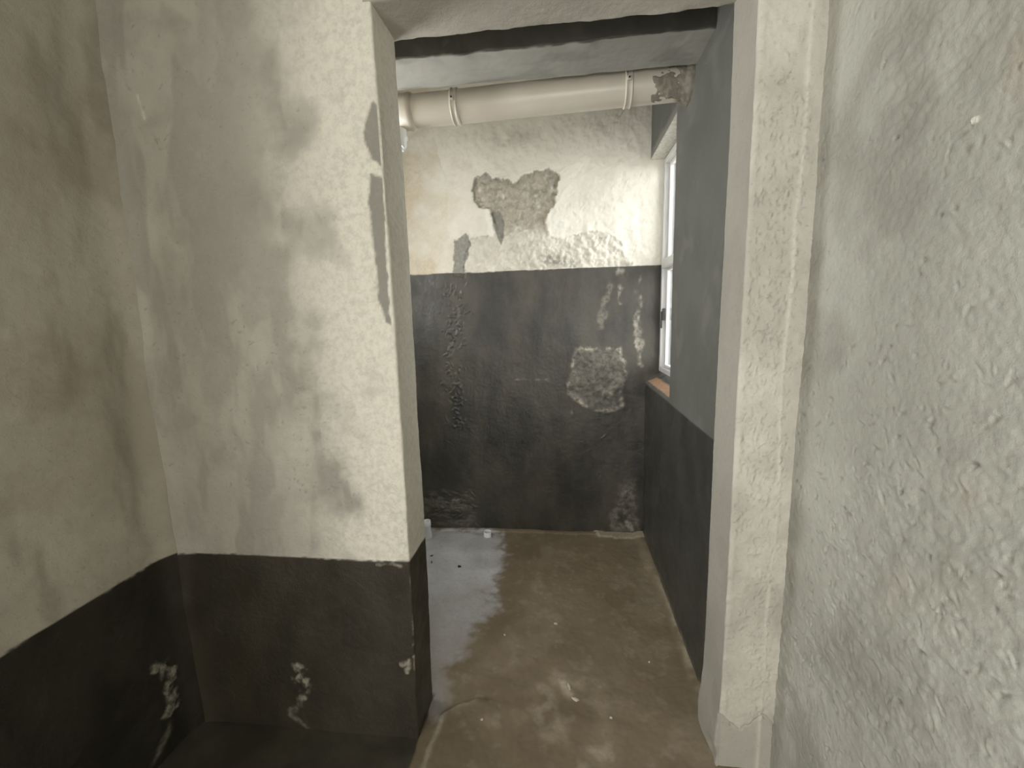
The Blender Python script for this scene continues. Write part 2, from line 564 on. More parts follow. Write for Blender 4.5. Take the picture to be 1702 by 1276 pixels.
pits = [(0.663, 0.702), (0.674, 0.854), (0.627, 1.017), (0.572, 0.889), (0.568, 0.845), (0.594, 0.731), (0.695, 0.584), (0.872, 0.84),
        (0.69, 1.472), (0.877, 1.641), (0.749, 1.279), (0.725, 1.361), (0.835, 1.506), (0.641, 1.515), (0.793, 1.165), (.74, .93), (.76, 1.02)]
itp = iter(pits)
h2, p2 = stamps(ys, zs, Y, Z, len(pits), lambda r: next(itp), (.003, .006), (.004, .012), (.002, .0045), (-.6, .6), 93, 0.3)
W.h += h2
W.m['stain_or_light'] = np.clip(0.55 * p1 ** 2 + 0.95 * p2, 0, 1)  # gouges and pits coloured darker to paint in the shade inside them
pink = sum(np.exp(-((Y - a) ** 2 + (Z - b) ** 2) / s ** 2) for a, b, s in ((.708, .762, .05), (.637, .945, .04), (.606, .87, .04), (.62, 1.52, .05)))
W.m['warm'] = 0.45 * np.clip(pink, 0, 1) * sstep(-.3, .4, fbm(Y, Z, 14, 3, 97))
W.m['stain_or_light'] = np.maximum(W.m['stain_or_light'], .3 * np.exp(-(((Y - .6) / .06) ** 2 + ((Z - .66) / .03) ** 2)))
W.m['stain_or_light'] = np.maximum(W.m['stain_or_light'], .3 * sstep(.1, .5, fbm(Y, Z, 5, 3, 99)))
W.m['pale'] = 1 - sstep(.004, .006, np.hypot(Y - .69, Z - 1.474))
W.h += .002 * W.m['pale']
structure('wall_right', [W], M_near_r, 'rough greenish grey plastered wall at the right edge, full of small gouges')

ys = rangev((-.44, 0.55, 0.06), (0.55, YD + 0.03, 0.005))
zs = rangev((-0.02, 2.05, 0.005), (2.05, ZC_NEAR + 0.05, 0.03))
Y, Z = np.meshgrid(ys, zs, indexing='ij')
P = np.stack([np.full_like(Y, XL), Y, Z], -1)
N = np.zeros_like(P)
N[..., 0] = 1
W = Sheet(P, N, True)
relief(W, Y, Z, 0.006, 0.0016, 0.0006, 111)
W.h += -0.006 + 0.03 * sstep(YD - .09, YD + .02, Y) ** 2
dado = sstep(-0.002, 0.002, Z2 + 0.006 * fbm(Y, Z, 7, 2, 4) + .003 * fbm(Y, Z, 50, 2, 5) - Z)
W.m['paint_or_shade'] = dado
W.m['stain_or_light'] = 0.4 * sstep(-.1, .6, fbm(Y * 1.6, Z * 0.45, 11, 4, 112)) * (1 - dado)
W.m['warm'] = 0.25 * sstep(.1, .5, fbm(Y, Z, 6, 3, 113)) * (1 - dado)
sc = lmask(Y, Z, [(0.955, 0.275), (0.985, 0.262), (1.0, 0.225), (0.985, 0.17), (0.99, 0.13), (0.967, 0.118)], .010, .006, .02, 55, 8)
sc = np.maximum(sc, .5 * lmask(Y, Z, [(0.965, 0.08), (0.953, 0.057), (0.91, 0.03)], .008, .006, .012, 55, 9)) * (Z < Z2)
W.m['scuff'] = sc
W.h += .004 * sc + .005 * sc * fbm(Y, Z, 50, 3, 15)
structure('wall_left', [W], M_near_l, 'dim plastered wall at the left edge above a black painted dado')

# ------------------------------------------------------------------ near room: back wall with an unseen opening added for light, ceiling
def box_mesh(boxes):
    V, F = [], []
    for (x0, y0, z0), (x1, y1, z1) in boxes:
        b = len(V)
        V += [(x0, y0, z0), (x1, y0, z0), (x1, y1, z0), (x0, y1, z0), (x0, y0, z1), (x1, y0, z1), (x1, y1, z1), (x0, y1, z1)]
        F += [[b + i for i in q] for q in ((3, 2, 1, 0), (4, 5, 6, 7), (0, 1, 5, 4), (1, 2, 6, 5), (2, 3, 7, 6), (3, 0, 4, 7))]
    return V, F


def box_obj(name, boxes, mat, parent=None, bevel=0.0):
    V, F = box_mesh(boxes)
    o = mesh_obj(name, V, F, mat, None, False, parent)
    if bevel:
        m = o.modifiers.new('bevel', 'BEVEL')
        m.width = bevel
        m.segments = 2
        m.limit_method = 'ANGLE'
    return o


def setting(o, label):
    o['kind'] = 'structure'
    o['label'] = label
    return o


setting(box_obj('wall_back', [((XL - .1, YB - .14, 0), (.0, YB, ZC_NEAR)), ((.45, YB - .14, 0), (XN + .1, YB, ZC_NEAR)),
                              ((.0, YB - .14, 0), (.45, YB, .85)), ((.0, YB - .14, 1.85), (.45, YB, ZC_NEAR))], M_near), 'plastered wall behind the viewer with a small opening added for light')
# the left wall goes on behind the viewer, round a big unglazed side opening added for light
LX0, LX1 = XL - .1, XL
setting(box_obj('wall_left', [((LX0, -.45, 0), (LX1 - .008, .0, ZC_NEAR)), ((LX0, YB, 0), (LX1, -1.35, ZC_NEAR)),
                              ((LX0, -1.35, 0), (LX1, -.45, .60)), ((LX0, -1.35, 1.80), (LX1, -.45, ZC_NEAR))], M_near), 'left wall behind the viewer with a side opening added for light')
setting(box_obj('ceiling', [((XL - .1, YB - .14, ZC_NEAR), (XN + .1, YD + .02, ZC_NEAR + .12))], M_near), 'flat plastered ceiling of the near room')

# ------------------------------------------------------------------ wall_far: white above, dark waterproofing below
xs = rangev((XIL - .03, -0.86, 0.02), (-0.86, 0.53, 0.0042), (.53, .63, 0.02))
zs = rangev((-0.02, 2.3, 0.0042), (2.3, ZC_IN + .03, .03))
X, Z = np.meshgrid(xs, zs, indexing='ij')
P = np.stack([X, np.full_like(X, YF), Z], -1)
N = np.zeros_like(P)
N[..., 1] = -1
W = Sheet(P, N)
relief(W, X, Z, 0.006, 0.0014, 0.0005, 121)
paint_or_shade = sstep(-0.002, 0.002, Z1 + 0.003 * fbm(X, Z, 6, 2, 4) + .002 * fbm(X, Z, 45, 2, 5) - Z)
up = 1 - paint_or_shade
# trowel strokes, coarser towards the left
stroke = fbm(X * .8 - Z * .6, (X * .6 + Z * .8) * 0.18, 60, 3, 124)
W.h += .0036 * fbm(X, Z, 30, 4, 135) * up + 0.002 * stroke * up * (0.35 + 0.65 * sstep(-.3, -.6, X)) + .0016 * fbm(X + .2 * Z, Z * .5, 26, 3, 126) * up * sstep(.1, .4, X + .15)
h1, p1 = stamps(xs, zs, X, Z, 150, lambda r: (r.uniform(-.75, .5), r.uniform(1.48, 2.2)), (.001, .0025), (.01, .045), (.002, .005), (0.7, 0.35), 125, 0.7,
                lambda a, b: 1.0 if a < -.45 else .5)
W.h += h1 * up
CH = [(-0.463, 1.893), (-0.44, 1.947), (-0.384, 1.968), (-0.338, 1.941), (-0.27, 1.937), (-0.237, 1.903), (-0.203, 1.945), (-0.127, 1.964),
      (-0.061, 1.967), (-0.003, 1.937), (-0.016, 1.867), (-0.03, 1.789), (-0.068, 1.751), (-0.077, 1.695), (-0.057, 1.638), (-0.015, 1.624),
      (0.044, 1.637), (0.119, 1.657), (0.226, 1.649), (0.291, 1.614), (0.325, 1.532), (0.358, 1.49), (0.358, 1.46), (-0.093, 1.45), (-0.531, 1.45),
      (-0.508, 1.566), (-0.478, 1.648), (-0.416, 1.666), (-0.356, 1.651), (-0.362, 1.725), (-0.377, 1.791), (-0.428, 1.802), (-0.453, 1.835)]
sd = poly_sd(X, Z, CH) + 0.010 * fbm(X, Z, 34, 3, 131) + .006 * fbm(X, Z, 110, 2, 133)
chip = sstep(-.0025, .0025, sd) * up
high = sstep(1.63, 1.72, Z)
W.h += chip * (-(0.003 + 0.012 * high) + 0.008 * fbm(X, Z, 55, 3, 132) + .003 * fbm(X, Z, 24, 2, 134)) + .0015 * np.exp(-((sd + .006) / .006) ** 2) * up * (.4 + .6 * high)
W.m['chip'] = chip * (0.3 + 0.7 * high) * sstep(-.6, .1, fbm(X, Z, 22, 3, 136) + .3)
g1 = pmask(X, Z, [(-0.575, 1.569), (-0.567, 1.636), (-0.522, 1.667), (-0.481, 1.67), (-0.475, 1.615), (-0.499, 1.565), (-0.515, 1.515), (-0.512, 1.45), (-0.58, 1.45)], .004, .012)
g2 = pmask(X, Z, [(-0.365, 1.774), (-0.326, 1.788), (-0.297, 1.738), (-0.299, 1.656), (-0.314, 1.608), (-0.338, 1.667), (-0.353, 1.708)], .003, .006)
g3 = pmask(X, Z, [(-0.152, 1.535), (-0.092, 1.557), (-0.007, 1.546), (0.077, 1.517), (0.102, 1.483), (-0.042, 1.485), (-0.126, 1.509)], .01, .02) * (fbm(X, Z, 60, 2, 41) > -.05)
W.h += -.006 * g2 - .003 * g1
W.m['stain_or_light'] = up * np.clip(np.maximum.reduce([0.95 * g1, .9 * g2, .5 * g3]) + 0.25 * chip * sstep(.1, .5, fbm(X, Z, 18, 3, 43)) * (1 - high), 0, 1)
W.m['stain_or_light'] = np.maximum(W.m['stain_or_light'], .4 * up * np.exp(-(((X + .25) / .16) ** 2 + ((Z - 2.13) / .04) ** 2)) * sstep(-.2, .4, fbm(X, Z, 12, 3, 44)))
damp = chip * high * sstep(.045, .0, sd + .02 * fbm(X, Z, 45, 3, 137)) * sstep(1.85, 1.9, Z)
W.m['stain_or_light'] = np.maximum.reduce([W.m['stain_or_light'], .85 * damp * (.6 + .4 * sstep(-.2, .2, fbm(X, Z, 60, 2, 139))), .5 * chip * high * sstep(.0, .35, fbm(X, Z, 48, 3, 138))])
pl = np.maximum(pmask(X, Z, [(-0.064, 1.751), (-0.057, 1.638), (0.027, 1.633), (0.044, 1.706), (-0.005, 1.756)], .006, .01),
                lmask(X, Z, [(-0.385, 1.785), (-0.375, 1.73), (-0.365, 1.67)], .014, .005, .012))
W.m['pale'] = up * np.maximum(.8 * pl * (1 - g2), .25 * sstep(.0, .4, fbm(X, Z, 5, 3, 45)) * sstep(-.1, .35, X) * (1 - chip))
strip = X < (np.interp(Z, [1.47, 1.569, 1.736, 1.852, 1.94, 2.038, 2.142, 2.3], [-.575, -.575, -.58, -.6, -.596, -.617, -.646, -.66]) + .01 * fbm(X, Z, 20, 2, 46))
W.h += .0016 * strip * up
W.h += .0035 * fbm(X * .8 - Z * .6, (X * .6 + Z * .8) * .3, 26, 3, 140) * up * sstep(-.25, -.5, X)
W.m['warm'] = up * np.clip(.45 * strip * sstep(-.4, .3, fbm(X, Z, 6, 3, 47)) + .25 * (X < -.45) * sstep(0, .5, fbm(X, Z, 9, 3, 48)), 0, 1)
# dark coat
W.m['paint_or_shade'] = paint_or_shade
W.h += .0012 * paint_or_shade
lump = [(-0.585, 1.42), (-0.555, 1.278), (-0.58, 1.158), (-0.585, 1.036), (-0.605, 0.873), (-0.572, 0.772), (-0.595, 0.67), (-0.548, 0.592)]


def lump_c(r):
    t = r.uniform(0, len(lump) - 1.001)
    i = int(t)
    a, b = lump[i], lump[i + 1]
    return (a[0] + (b[0] - a[0]) * (t - i) + r.normal(0, .032), a[1] + (b[1] - a[1]) * (t - i))


h1, p1 = stamps(xs, zs, X, Z, 200, lump_c, (-.006, -.001), (.005, .022), (.003, .010), (1.3, .7), 127, 0.4)
W.h += h1 * paint_or_shade
h1, p1 = stamps(xs, zs, X, Z, 60, lambda r: (r.uniform(-.8, -.5), r.uniform(.03, .24)), (-.006, -.002), (.01, .03), (.004, .009), (.1, .4), 128, .5)
W.h += h1
h1, p1 = stamps(xs, zs, X, Z, 90, lambda r: (r.uniform(-.75, .45), r.uniform(.3, 1.45)), (-.002, .002), (.006, .03), (.003, .006), (.4, .9), 129, .5)
W.h += h1 * paint_or_shade
SCF = [(0.055, 1.037), (0.102, 1.066), (0.312, 1.062), (0.335, 0.973), (0.348, 0.913), (0.326, 0.83), (0.333, 0.745), (0.286, 0.708), (0.185, 0.708), (0.125, 0.739), (0.03, 0.807), (0.03, 0.868), (0.049, 0.953)]
sdf = poly_sd(X, Z, SCF) + .010 * fbm(X, Z, 25, 3, 61)
rim = np.exp(-((sdf - .012) / .02) ** 2)
patch = sstep(-.006, .01, sdf)
blot = sstep(-.15, .35, fbm(X, Z, 16, 4, 62))
sc = patch * (.16 + .34 * blot * sstep(.92, .74, Z) + .10 * blot) * (.5 + .5 * sstep(-.2, .3, fbm(X, Z * .6, 30, 3, 71))) + .5 * np.exp(-((sdf - .008) / .009) ** 2) * sstep(-.15, .3, fbm(X, Z, 18, 3, 63))
sc = np.maximum(sc, .28 * pmask(X, Z, [(.20, .0), (.27, .07), (.30, .2), (.33, .32), (.40, .32), (.44, .0)], .03, .05, 12, 72) * sstep(-.4, .2, fbm(X, Z, 14, 3, 73)))
sc = np.maximum(sc, .2 * pmask(X, Z, [(-.82, .0), (-.82, .23), (-.56, .24), (-.52, .0)], .03, .05, 12, 74) * sstep(-.2, .3, fbm(X, Z * 2, 20, 3, 75)))
W.h += patch * (.003 * fbm(X, Z, 40, 3, 64) - .002) + .002 * rim
for pts, w, a in (([(0.307, 1.446), (0.313, 1.367), (0.308, 1.287)], .018, .5), ([(0.39, 1.442), (0.399, 1.263), (0.395, 1.171), (0.411, 0.96)], .014, .6),
                  ([(.26, 1.40), (.22, 1.25), (.2, 1.17)], .02, .25), ([(0.37, 0.266), (0.35, 0.187), (0.35, 0.10), (0.385, 0.029)], .022, .5),
                  ([(-0.248, 0.889), (-0.078, 0.887)], .002, .45), ([(-0.342, 0.657), (-0.292, 0.651)], .002, .4), ([(.05, .75), (.06, .63)], .002, .3), ([(.22, .72), (.22, .6)], .002, .3)):
    sc = np.maximum(sc, a * lmask(X, Z, pts, w, .008, .02, 22, 66) * sstep(-.35, .25, fbm(X, Z, 14, 3, 67)))
W.m['scuff'] = np.clip(sc, 0, 1) * paint_or_shade
bs = lmask(X, Z, [(0.346, 1.45), (0.356, 1.172), (0.36, 0.80)], .018, .014, .012, 20, 68) * paint_or_shade
W.m['warm'] = np.maximum(W.m['warm'], bs * .0)
W.m['wet'] = .0 * bs
structure('wall_far', [W], M_far, 'far wall, whitewashed above and coated dark grey below, with a chipped patch')

# ------------------------------------------------------------------ inner right wall with the window reveal; inner left wall; ceiling; beam
XO = 0.63
a = prof_sheet([(XW, -.02), (XW, 0.872), (XO, 0.938)], [0.008, 0.006], rangev((YN - .03, YF + .02, .006)), 1, .008, True)
x, y, z = (arr(i, a.P) for i in range(3))
relief(a, y, np.where(a.N[..., 2] > .5, x + .4, z), .003, .001, .0004, 141)
a.h += .004 * fbm(x, y, 25, 3, 142) * (a.N[..., 2] > .3)
a.m['paint_or_shade'] = sstep(-.002, .002, Z3 + .004 + .003 * fbm(y, z, 12, 2, 3) - z) * (a.N[..., 0] < -.5)
a.m['warm'] = (a.N[..., 2] > .3) * sstep(XW + .006, XW + .012, x) * sstep(XFR - .002, XFR - .014, x + .004 * fbm(x, y, 30, 2, 4))
b = plan_sheet([(XW, YK - .06), (XW, YN), (XO, YN)], [.006, .006], rangev((-.02, ZH + .02, .006)), .008, True)
x, y, z = (arr(i, b.P) for i in range(3))
relief(b, y, z, .003, .001, .0004, 141)
b.m['paint_or_shade'] = sstep(-.002, .002, Z3 + .004 * fbm(y, z, 8, 2, 3) + .002 * fbm(y, z, 40, 2, 3) - z)
b.m['stain_or_light'] = .3 * sstep(.1, .5, fbm(y, z, 9, 3, 143)) * (1 - b.m['paint_or_shade'])
c = prof_sheet([(XW, ZC_IN + .03), (XW, ZH), (XO, ZH)], [.008, .006], rangev((YK - .06, YF + .02, .006)), 1, .008)
x, y, z = (arr(i, c.P) for i in range(3))
relief(c, y, np.where(c.N[..., 2] < -.5, x + .4, z), .003, .001, .0004, 141)
c.m['pale'] = .7 * (c.N[..., 2] < -.4)
c.m['stain_or_light'] = .75 * sstep(ZH + .045, ZH + .025, z + .012 * fbm(y, z, 30, 3, 5)) * (c.N[..., 0] < -.5) * (y > YN - .05)
c.m['stain_or_light'] = np.maximum(c.m['stain_or_light'], .8 * np.exp(-(((y - 1.74) / .07) ** 2 + ((z - 1.99) / .05) ** 2)) * sstep(-.3, .2, fbm(y, z, 25, 3, 6)))
for s in (a, b):
    x, y, z = (arr(i, s.P) for i in range(3))
    low = lmask(y, z, [(1.2, .0), (2.4, .0)], .02, .015, .03, 25, 7) * (s.N[..., 0] < -.5)
    s.m['scuff'] = .35 * low
structure('wall_inner_right', [a, b, c], M_inner, 'smooth grey wall of the wash room with the window opening and a low dark dado')

QY0, QY1, QZ0, QZ1 = 1.40, 1.82, 1.2, 1.88  # unseen opening added to brighten the left of the wash room
setting(box_obj('wall_inner_left', [((XIL - .12, YK - .02, 0), (XIL, QY0, ZC_IN)), ((XIL - .12, QY1, 0), (XIL, YF + .1, ZC_IN)),
    ((XIL - .12, QY0, 0), (XIL, QY1, QZ0)), ((XIL - .12, QY0, QZ1), (XIL, QY1, ZC_IN))], M_far), 'left wall of the wash room with a small unseen opening added for light')
setting(box_obj('ceiling', [((XIL - .12, YK - .02, ZC_IN), (XO, YF + .1, ZC_IN + .12))], M_bare), 'bare concrete ceiling of the wash room')
bm_ = prof_sheet([(1.422, ZC_IN + .02), (1.422, 2.024), (1.608, 2.024), (1.608, ZC_IN + .02)], [.01, .006, .01], rangev((XIL - .02, XW + .03, .006)), 0, .006)
x, y, z = (arr(i, bm_.P) for i in range(3))
vv = np.where(bm_.N[..., 2] < -.5, y, z)
relief(bm_, x, vv, .004, .0014, .0005, 151)
bm_.h += .005 * fbm(x, vv, 14, 2, 153) * np.exp(-((y - 1.422) / .03) ** 2)
bm_.h -= .007 * sstep(1.57, 1.605, y) * np.clip(fbm(x, x * 0, 6, 2, 9) * 1.6 + .25, 0, 1) * (bm_.N[..., 2] < -.3)
bm_.m['paint_or_shade'] = sstep(1.428, 1.424, y + .004 * fbm(x, z, 30, 2, 5)) * (bm_.N[..., 1] < -.3)  # recess shade painted dark onto the beam front
bm_.m['stain_or_light'] = .45 * sstep(.1, .5, fbm(x, vv * 2, 7, 4, 152))
structure('trim_1', [bm_], M_beam, 'plastered concrete beam under the wash room ceiling above the white drain pipe')

# ------------------------------------------------------------------ floor
xs = rangev((XIL - .06, -0.86, .02), (-0.86, .46, .0045), (.46, XN + .04, .02))
ys = rangev((YB - .14, .86, .06), (.86, YF + .02, .0045))
X, Y = np.meshgrid(xs, ys, indexing='ij')
P = np.stack([X, Y, np.zeros_like(X)], -1)
N = np.zeros_like(P)
N[..., 2] = 1
W = Sheet(P, N)
relief(W, X, Y, .006, .0018, .0006, 161)
W.h += .0025 * fbm(X, Y, 9, 3, 162)
W.m['paint_or_shade'] = sstep(-.004, .004, Xl - .002 + .006 * fbm(X, Y, 20, 2, 3) - X) * sstep(YK + .02, YK, Y)
RID = [(-0.40, .8), (-0.386, 1.139), (-0.348, 1.175), (-0.28, 1.213), (-.12, 1.20), (.1, 1.18), (.45, 1.16), (.45, .8)]
sdr = poly_sd(X, Y, RID) + .008 * fbm(X, Y, 22, 3, 4)
fadex = sstep(-.20, -.33, X)
W.h += .014 * sstep(-.012, .012, sdr) * (.06 + .94 * fadex)
W.m['pale'] = .75 * np.exp(-((sdr - .004) / .008) ** 2) * fadex * sstep(-.35, .2, fbm(X, Y, 18, 3, 5))
fil = np.interp(Y, [1.2, 1.31, 1.52, 1.68, 1.87, 2.01, 2.345], [.43, .436, .44, .444, .438, .42, .41])
fm = np.exp(-((X - fil + .006 * fbm(X, Y, 25, 2, 7)) / .012) ** 2) * (Y > YK) * sstep(2.2, 1.7, Y)
W.m['pale'] = np.maximum(W.m['pale'], .5 * fm * sstep(-.4, .2, fbm(X, Y, 16, 3, 8)))
W.h += .012 * sstep(fil - .03, fil + .02, X) * (Y > YK)
for pts, w, a_ in (([(-.13, 1.93), (-.11, 1.75), (-.04, 1.6)], .03, .22), ([(-.07, 1.26), (-.02, 1.11), (.03, 1.03)], .03, .3), ([(-0.02, 1.31), (0.11, 1.305)], .025, .3),
                   ([(.0, 1.30), (.02, 1.26)], .012, .8), ([(.06, 1.08), (.14, 1.06)], .012, .5), ([(-.25, 1.14), (-.15, 1.16)], .02, .25)):
    W.m['pale'] = np.maximum(W.m['pale'], a_ * lmask(X, Y, pts, w, .02, .03, 14, 9) * sstep(-.3, .3, fbm(X, Y, 20, 3, 10)))
WET_SHEEN = [(-1.2, 2.34), (-0.40, 2.34), (-.34, 2.25), (-0.304, 2.162), (-0.293, 1.811), (-0.29, 1.65), (-0.358, 1.532), (-0.375, 1.453), (-0.375, 1.282), (-0.392, 1.13), (-1.2, 1.13)]
sdw = poly_sd(X, Y, WET_SHEEN) + .06 * fbm(X, Y, 8, 4, 11) + .035 * fbm(X, Y, 34, 3, 19)
wet = sstep(-.03, .05, sdw)
W.m['stain_or_light'] = wet * (.45 + .55 * sstep(1.2, 2.0, Y)) * (.9 + .3 * fbm(X, Y, 10, 4, 20))  # grey light sheen painted onto the wet floor, fading towards the door
W.m['pale'] = np.maximum(W.m['pale'], .14 * sstep(.0, .5, fbm(X, Y * .7, 8, 4, 163)) * (X > Xl))
W.m['scuff'] = .10 * sstep(.2, .5, fbm(X, Y, 24, 4, 164)) * (X > Xl) * (1 - wet)
W.m['wet'] = .62 * wet * sstep(-.5, .1, fbm(X, Y, 4, 3, 12) + .25)
cur = lmask(X, Y, [(-1.2, 2.335), (-.05, 2.335), (.2, 2.34)], .018, .006, .012, 25, 13)
W.h += .006 * cur
cor = pmask(X, Y, [(.17, 2.36), (.20, 2.30), (.30, 2.285), (.46, 2.29), (.46, 2.36)], .006, .01)
W.h += .008 * cor
W.m['pale'] = np.maximum(W.m['pale'], .5 * cor)
structure('floor', [W], M_floor, 'brown cement screed floor, wet along the left side with a painted grey sheen')

# ------------------------------------------------------------------ object helpers
def thing(name, loc, label, cat, group=None):
    o = bpy.data.objects.new(name, None)
    o.empty_display_size = 0.05
    COL.objects.link(o)
    o.location = loc
    o['label'] = label
    o['category'] = cat
    if group:
        o['group'] = group
    return o


def lathe(prof, seg=40, axis='z'):
    """prof: list of (t, r) along the axis"""
    n = len(prof)
    V, F = [], []
    for t, r in prof:
        for k in range(seg):
            a = 2 * math.pi * k / seg
            if axis == 'z':
                V.append((r * math.cos(a), r * math.sin(a), t))
            else:
                V.append((t, r * math.cos(a), r * math.sin(a)))
    for i in range(n - 1):
        for k in range(seg):
            q = [i * seg + k, i * seg + (k + 1) % seg, (i + 1) * seg + (k + 1) % seg, (i + 1) * seg + k]
            F.append(q)
    return V, F


def sub(name, VF, mat, parent, loc=(0, 0, 0), rot=(0, 0, 0), smooth=True, edge=None):
    o = mesh_obj(name, VF[0], VF[1], mat, None, smooth, parent)
    o.location = loc
    o.rotation_euler = rot
    if edge:
        m = o.modifiers.new('edge', 'EDGE_SPLIT')
        m.split_angle = math.radians(edge)
    return o


def simple(name, col, rough=0.5, var=0.85, scale=20, bumpd=0.0, **kw):
    n = NT(name)
    c = n.mix(n.ramp(n.noise(scale, 5, 0.6), .35, .7), col, tuple(x * var for x in col[:3]) + (1,))
    if bumpd:
        n.bump([(n.noise(scale * 4, 4, .6), bumpd)], .6)
    return n.out(c, rough, **kw)


M_pvc = simple('white_pvc', srgb(202, 194, 178), .34, .97, 9)
M_pvc2 = simple('clean_white_pvc', srgb(240, 240, 238), .3, .96, 9)
M_mortar = simple('dried_mortar', srgb(138, 132, 117), .9, .7, 40, .003)
M_bolt = simple('rusty_bolt', srgb(70, 60, 50), .5, .7, 60, 0, Metallic=.6)
M_frame = simple('white_window_frame', srgb(206, 204, 200), .4, .95, 12)
M_handle = simple('dark_handle', srgb(58, 54, 50), .45, .8, 30)
M_crumb = simple('plaster_crumb', srgb(196, 187, 166), .85, .75, 60, .002)
M_dark = simple('dark_crumb', srgb(44, 40, 36), .8, .7, 60, .002)
M_stick = simple('brown_splinter', srgb(92, 74, 54), .8, .7, 60, .001)

# ------------------------------------------------------------------ white drain pipe under the beam
PX0, PX1, PY, PZ0, PZ1 = XIL - .02, XW + .02, 1.69, 1.982, 2.003
pipe = thing('drain_pipe', (-0.4, PY, 1.996), 'thick white plastic drain pipe running across under the beam into the right wall', 'pipe')
tilt = math.atan2(.019, .9)
pr = pipe
pr.rotation_euler = (0, -tilt, 0)
x0, x1 = PX0 + .4 - .01, PX1 + .4 + .01
V, F = lathe([(x0, .0555)] + [(x0 + (x1 - x0) * i / 20, .0555) for i in range(1, 20)] + [(x1, .0555), (x1, .05), (x0, .05)], 56, 'x')
sub('pipe_body', (V, F), M_pvc, pipe)
# socket of the branch fitting at the left end
s0 = -.262
sub('pipe_socket', lathe([(s0, .0556), (s0, .061), (s0 + .10, .061), (s0 + .105, .0635), (s0 + .118, .0635), (s0 + .122, .061), (s0 + .128, .0556)], 56, 'x'), M_pvc, pipe)
V, F = lathe([(0, .023), (-.05, .022), (-.056, .026), (-.064, .0255), (-.069, .021), (-.092, .02), (-.096, .017), (-.02, .016)], 28, 'z')
V = [(vx, vy, vz + (.006 * math.sin(3 * math.atan2(vy, vx)) if vz < -.08 else 0)) for vx, vy, vz in V]
sub('branch_stub', (V, F), M_pvc2, pipe, (-.195, -.005, -.03))


def clamp(xc):
    t = lathe([(-.013, .0556), (-.013, .0585), (-.0105, .0612), (-.0075, .0612), (-.005, .058), (.005, .058), (.0075, .0612), (.0105, .0612), (.013, .0585), (.013, .0556)], 56, 'x')
    o = sub('pipe_clamp', t, M_pvc, pipe, (xc, 0, 0))
    a = math.radians(176)  # upper front of the pipe
    c, s = math.cos(a), math.sin(a)
    ear = box_obj('clamp_ear', [((-.007, -.006, -.007), (.007, .006, .007))], M_pvc, o, .002)
    ear.location = (-.002, .062 * c, .062 * s)
    ear.rotation_euler = (a - math.pi, 0, 0)
    b = sub('clamp_bolt', lathe([(0, .0005), (0, .0034), (.004, .0034), (.004, .0005)], 10, 'z'), M_bolt, o, (-.002, .0665 * c, .0665 * s), (a - math.pi / 2, 0, 0))
    b.rotation_euler = (a - math.pi / 2, 0, 0)


clamp(.022)
clamp(.635)


def mortar_shell():
    nx, na = 46, 90
    V, F = [], []
    xx = np.linspace(.69, .852, nx)
    aa = np.linspace(0, 2 * math.pi, na + 1)[:-1]
    XX, AA = np.meshgrid(xx, aa, indexing='ij')
    d = np.cos(AA - math.radians(205))
    ring = sstep(.80, .835, XX + .012 * fbm(XX * 20, AA, 1.7, 3, 3)) * 1.0
    sheet_ = sstep(.0, .3, .75 * d - .35 + .55 * fbm(XX * 22, AA * 1.3, 1.5, 3, 8) + 3.0 * (XX - .79)) * sstep(.69, .74, XX)
    patch = .9 * np.exp(-(((XX - .765) / .022) ** 2 + ((AA - math.radians(196)) / .33) ** 2))
    th = np.maximum.reduce([ring * 1.3, .5 * sheet_, patch * .8]) - .12
    th = th + .25 * fbm(XX * 60, AA * 3.4, 1.2, 3, 5) * (th > -.05)
    R_ = .0545 + .013 * th
    V = np.stack([XX, R_ * np.cos(AA), R_ * np.sin(AA)], -1).reshape(-1, 3)
    idx = np.arange(nx * na).reshape(nx, na)
    nxt = np.roll(idx, -1, 1)
    Fq = np.stack([idx[:-1], nxt[:-1], nxt[1:], idx[1:]], -1).reshape(-1, 4)
    return V, Fq


sub('mortar_patch', mortar_shell(), M_mortar, pipe)['label'] = 'lumpy grey mortar smeared round the pipe at the wall'

# ------------------------------------------------------------------ pipe stubs standing on the wash room floor
st = thing('pipe_stub', (-.765, 2.235, 0), 'bright white upright pipe stub at the left end of the wash room floor', 'pipe')
sub('stub_tube', lathe([(-.01, .021), (.07, .021), (.072, .0245), (.10, .0245), (.101, .0235), (.101, .0205), (.07, .0195), (.02, .0185), (.02, .001)], 32), M_pvc2, st, (0, 0, 0), (.05, -.08, 0))
sub('side_outlet', lathe([(0, .012), (.022, .012), (.023, .016), (.034, .016), (.035, .0135), (.03, .011), (.03, .001)], 24), M_pvc2, st, (-.008, -.012, .088), (math.radians(70), 0, math.radians(-70)))
st2 = thing('floor_outlet', (-.428, 2.265, 0), 'short round white pipe end sticking out of the floor below the far wall', 'pipe')
sub('outlet_ring', lathe([(-.008, .0225), (.030, .0225), (.0325, .021), (.0325, .0175), (.030, .0165), (.004, .0165)], 32), M_pvc2, st2, (0, 0, 0), (.12, .05, 0))
sub('outlet_bottom', lathe([(.004, .0168), (.006, .01), (.006, .0005)], 24), M_dark, st2, (0, 0, 0), (.12, .05, 0))['label'] = 'dark inside of the outlet'

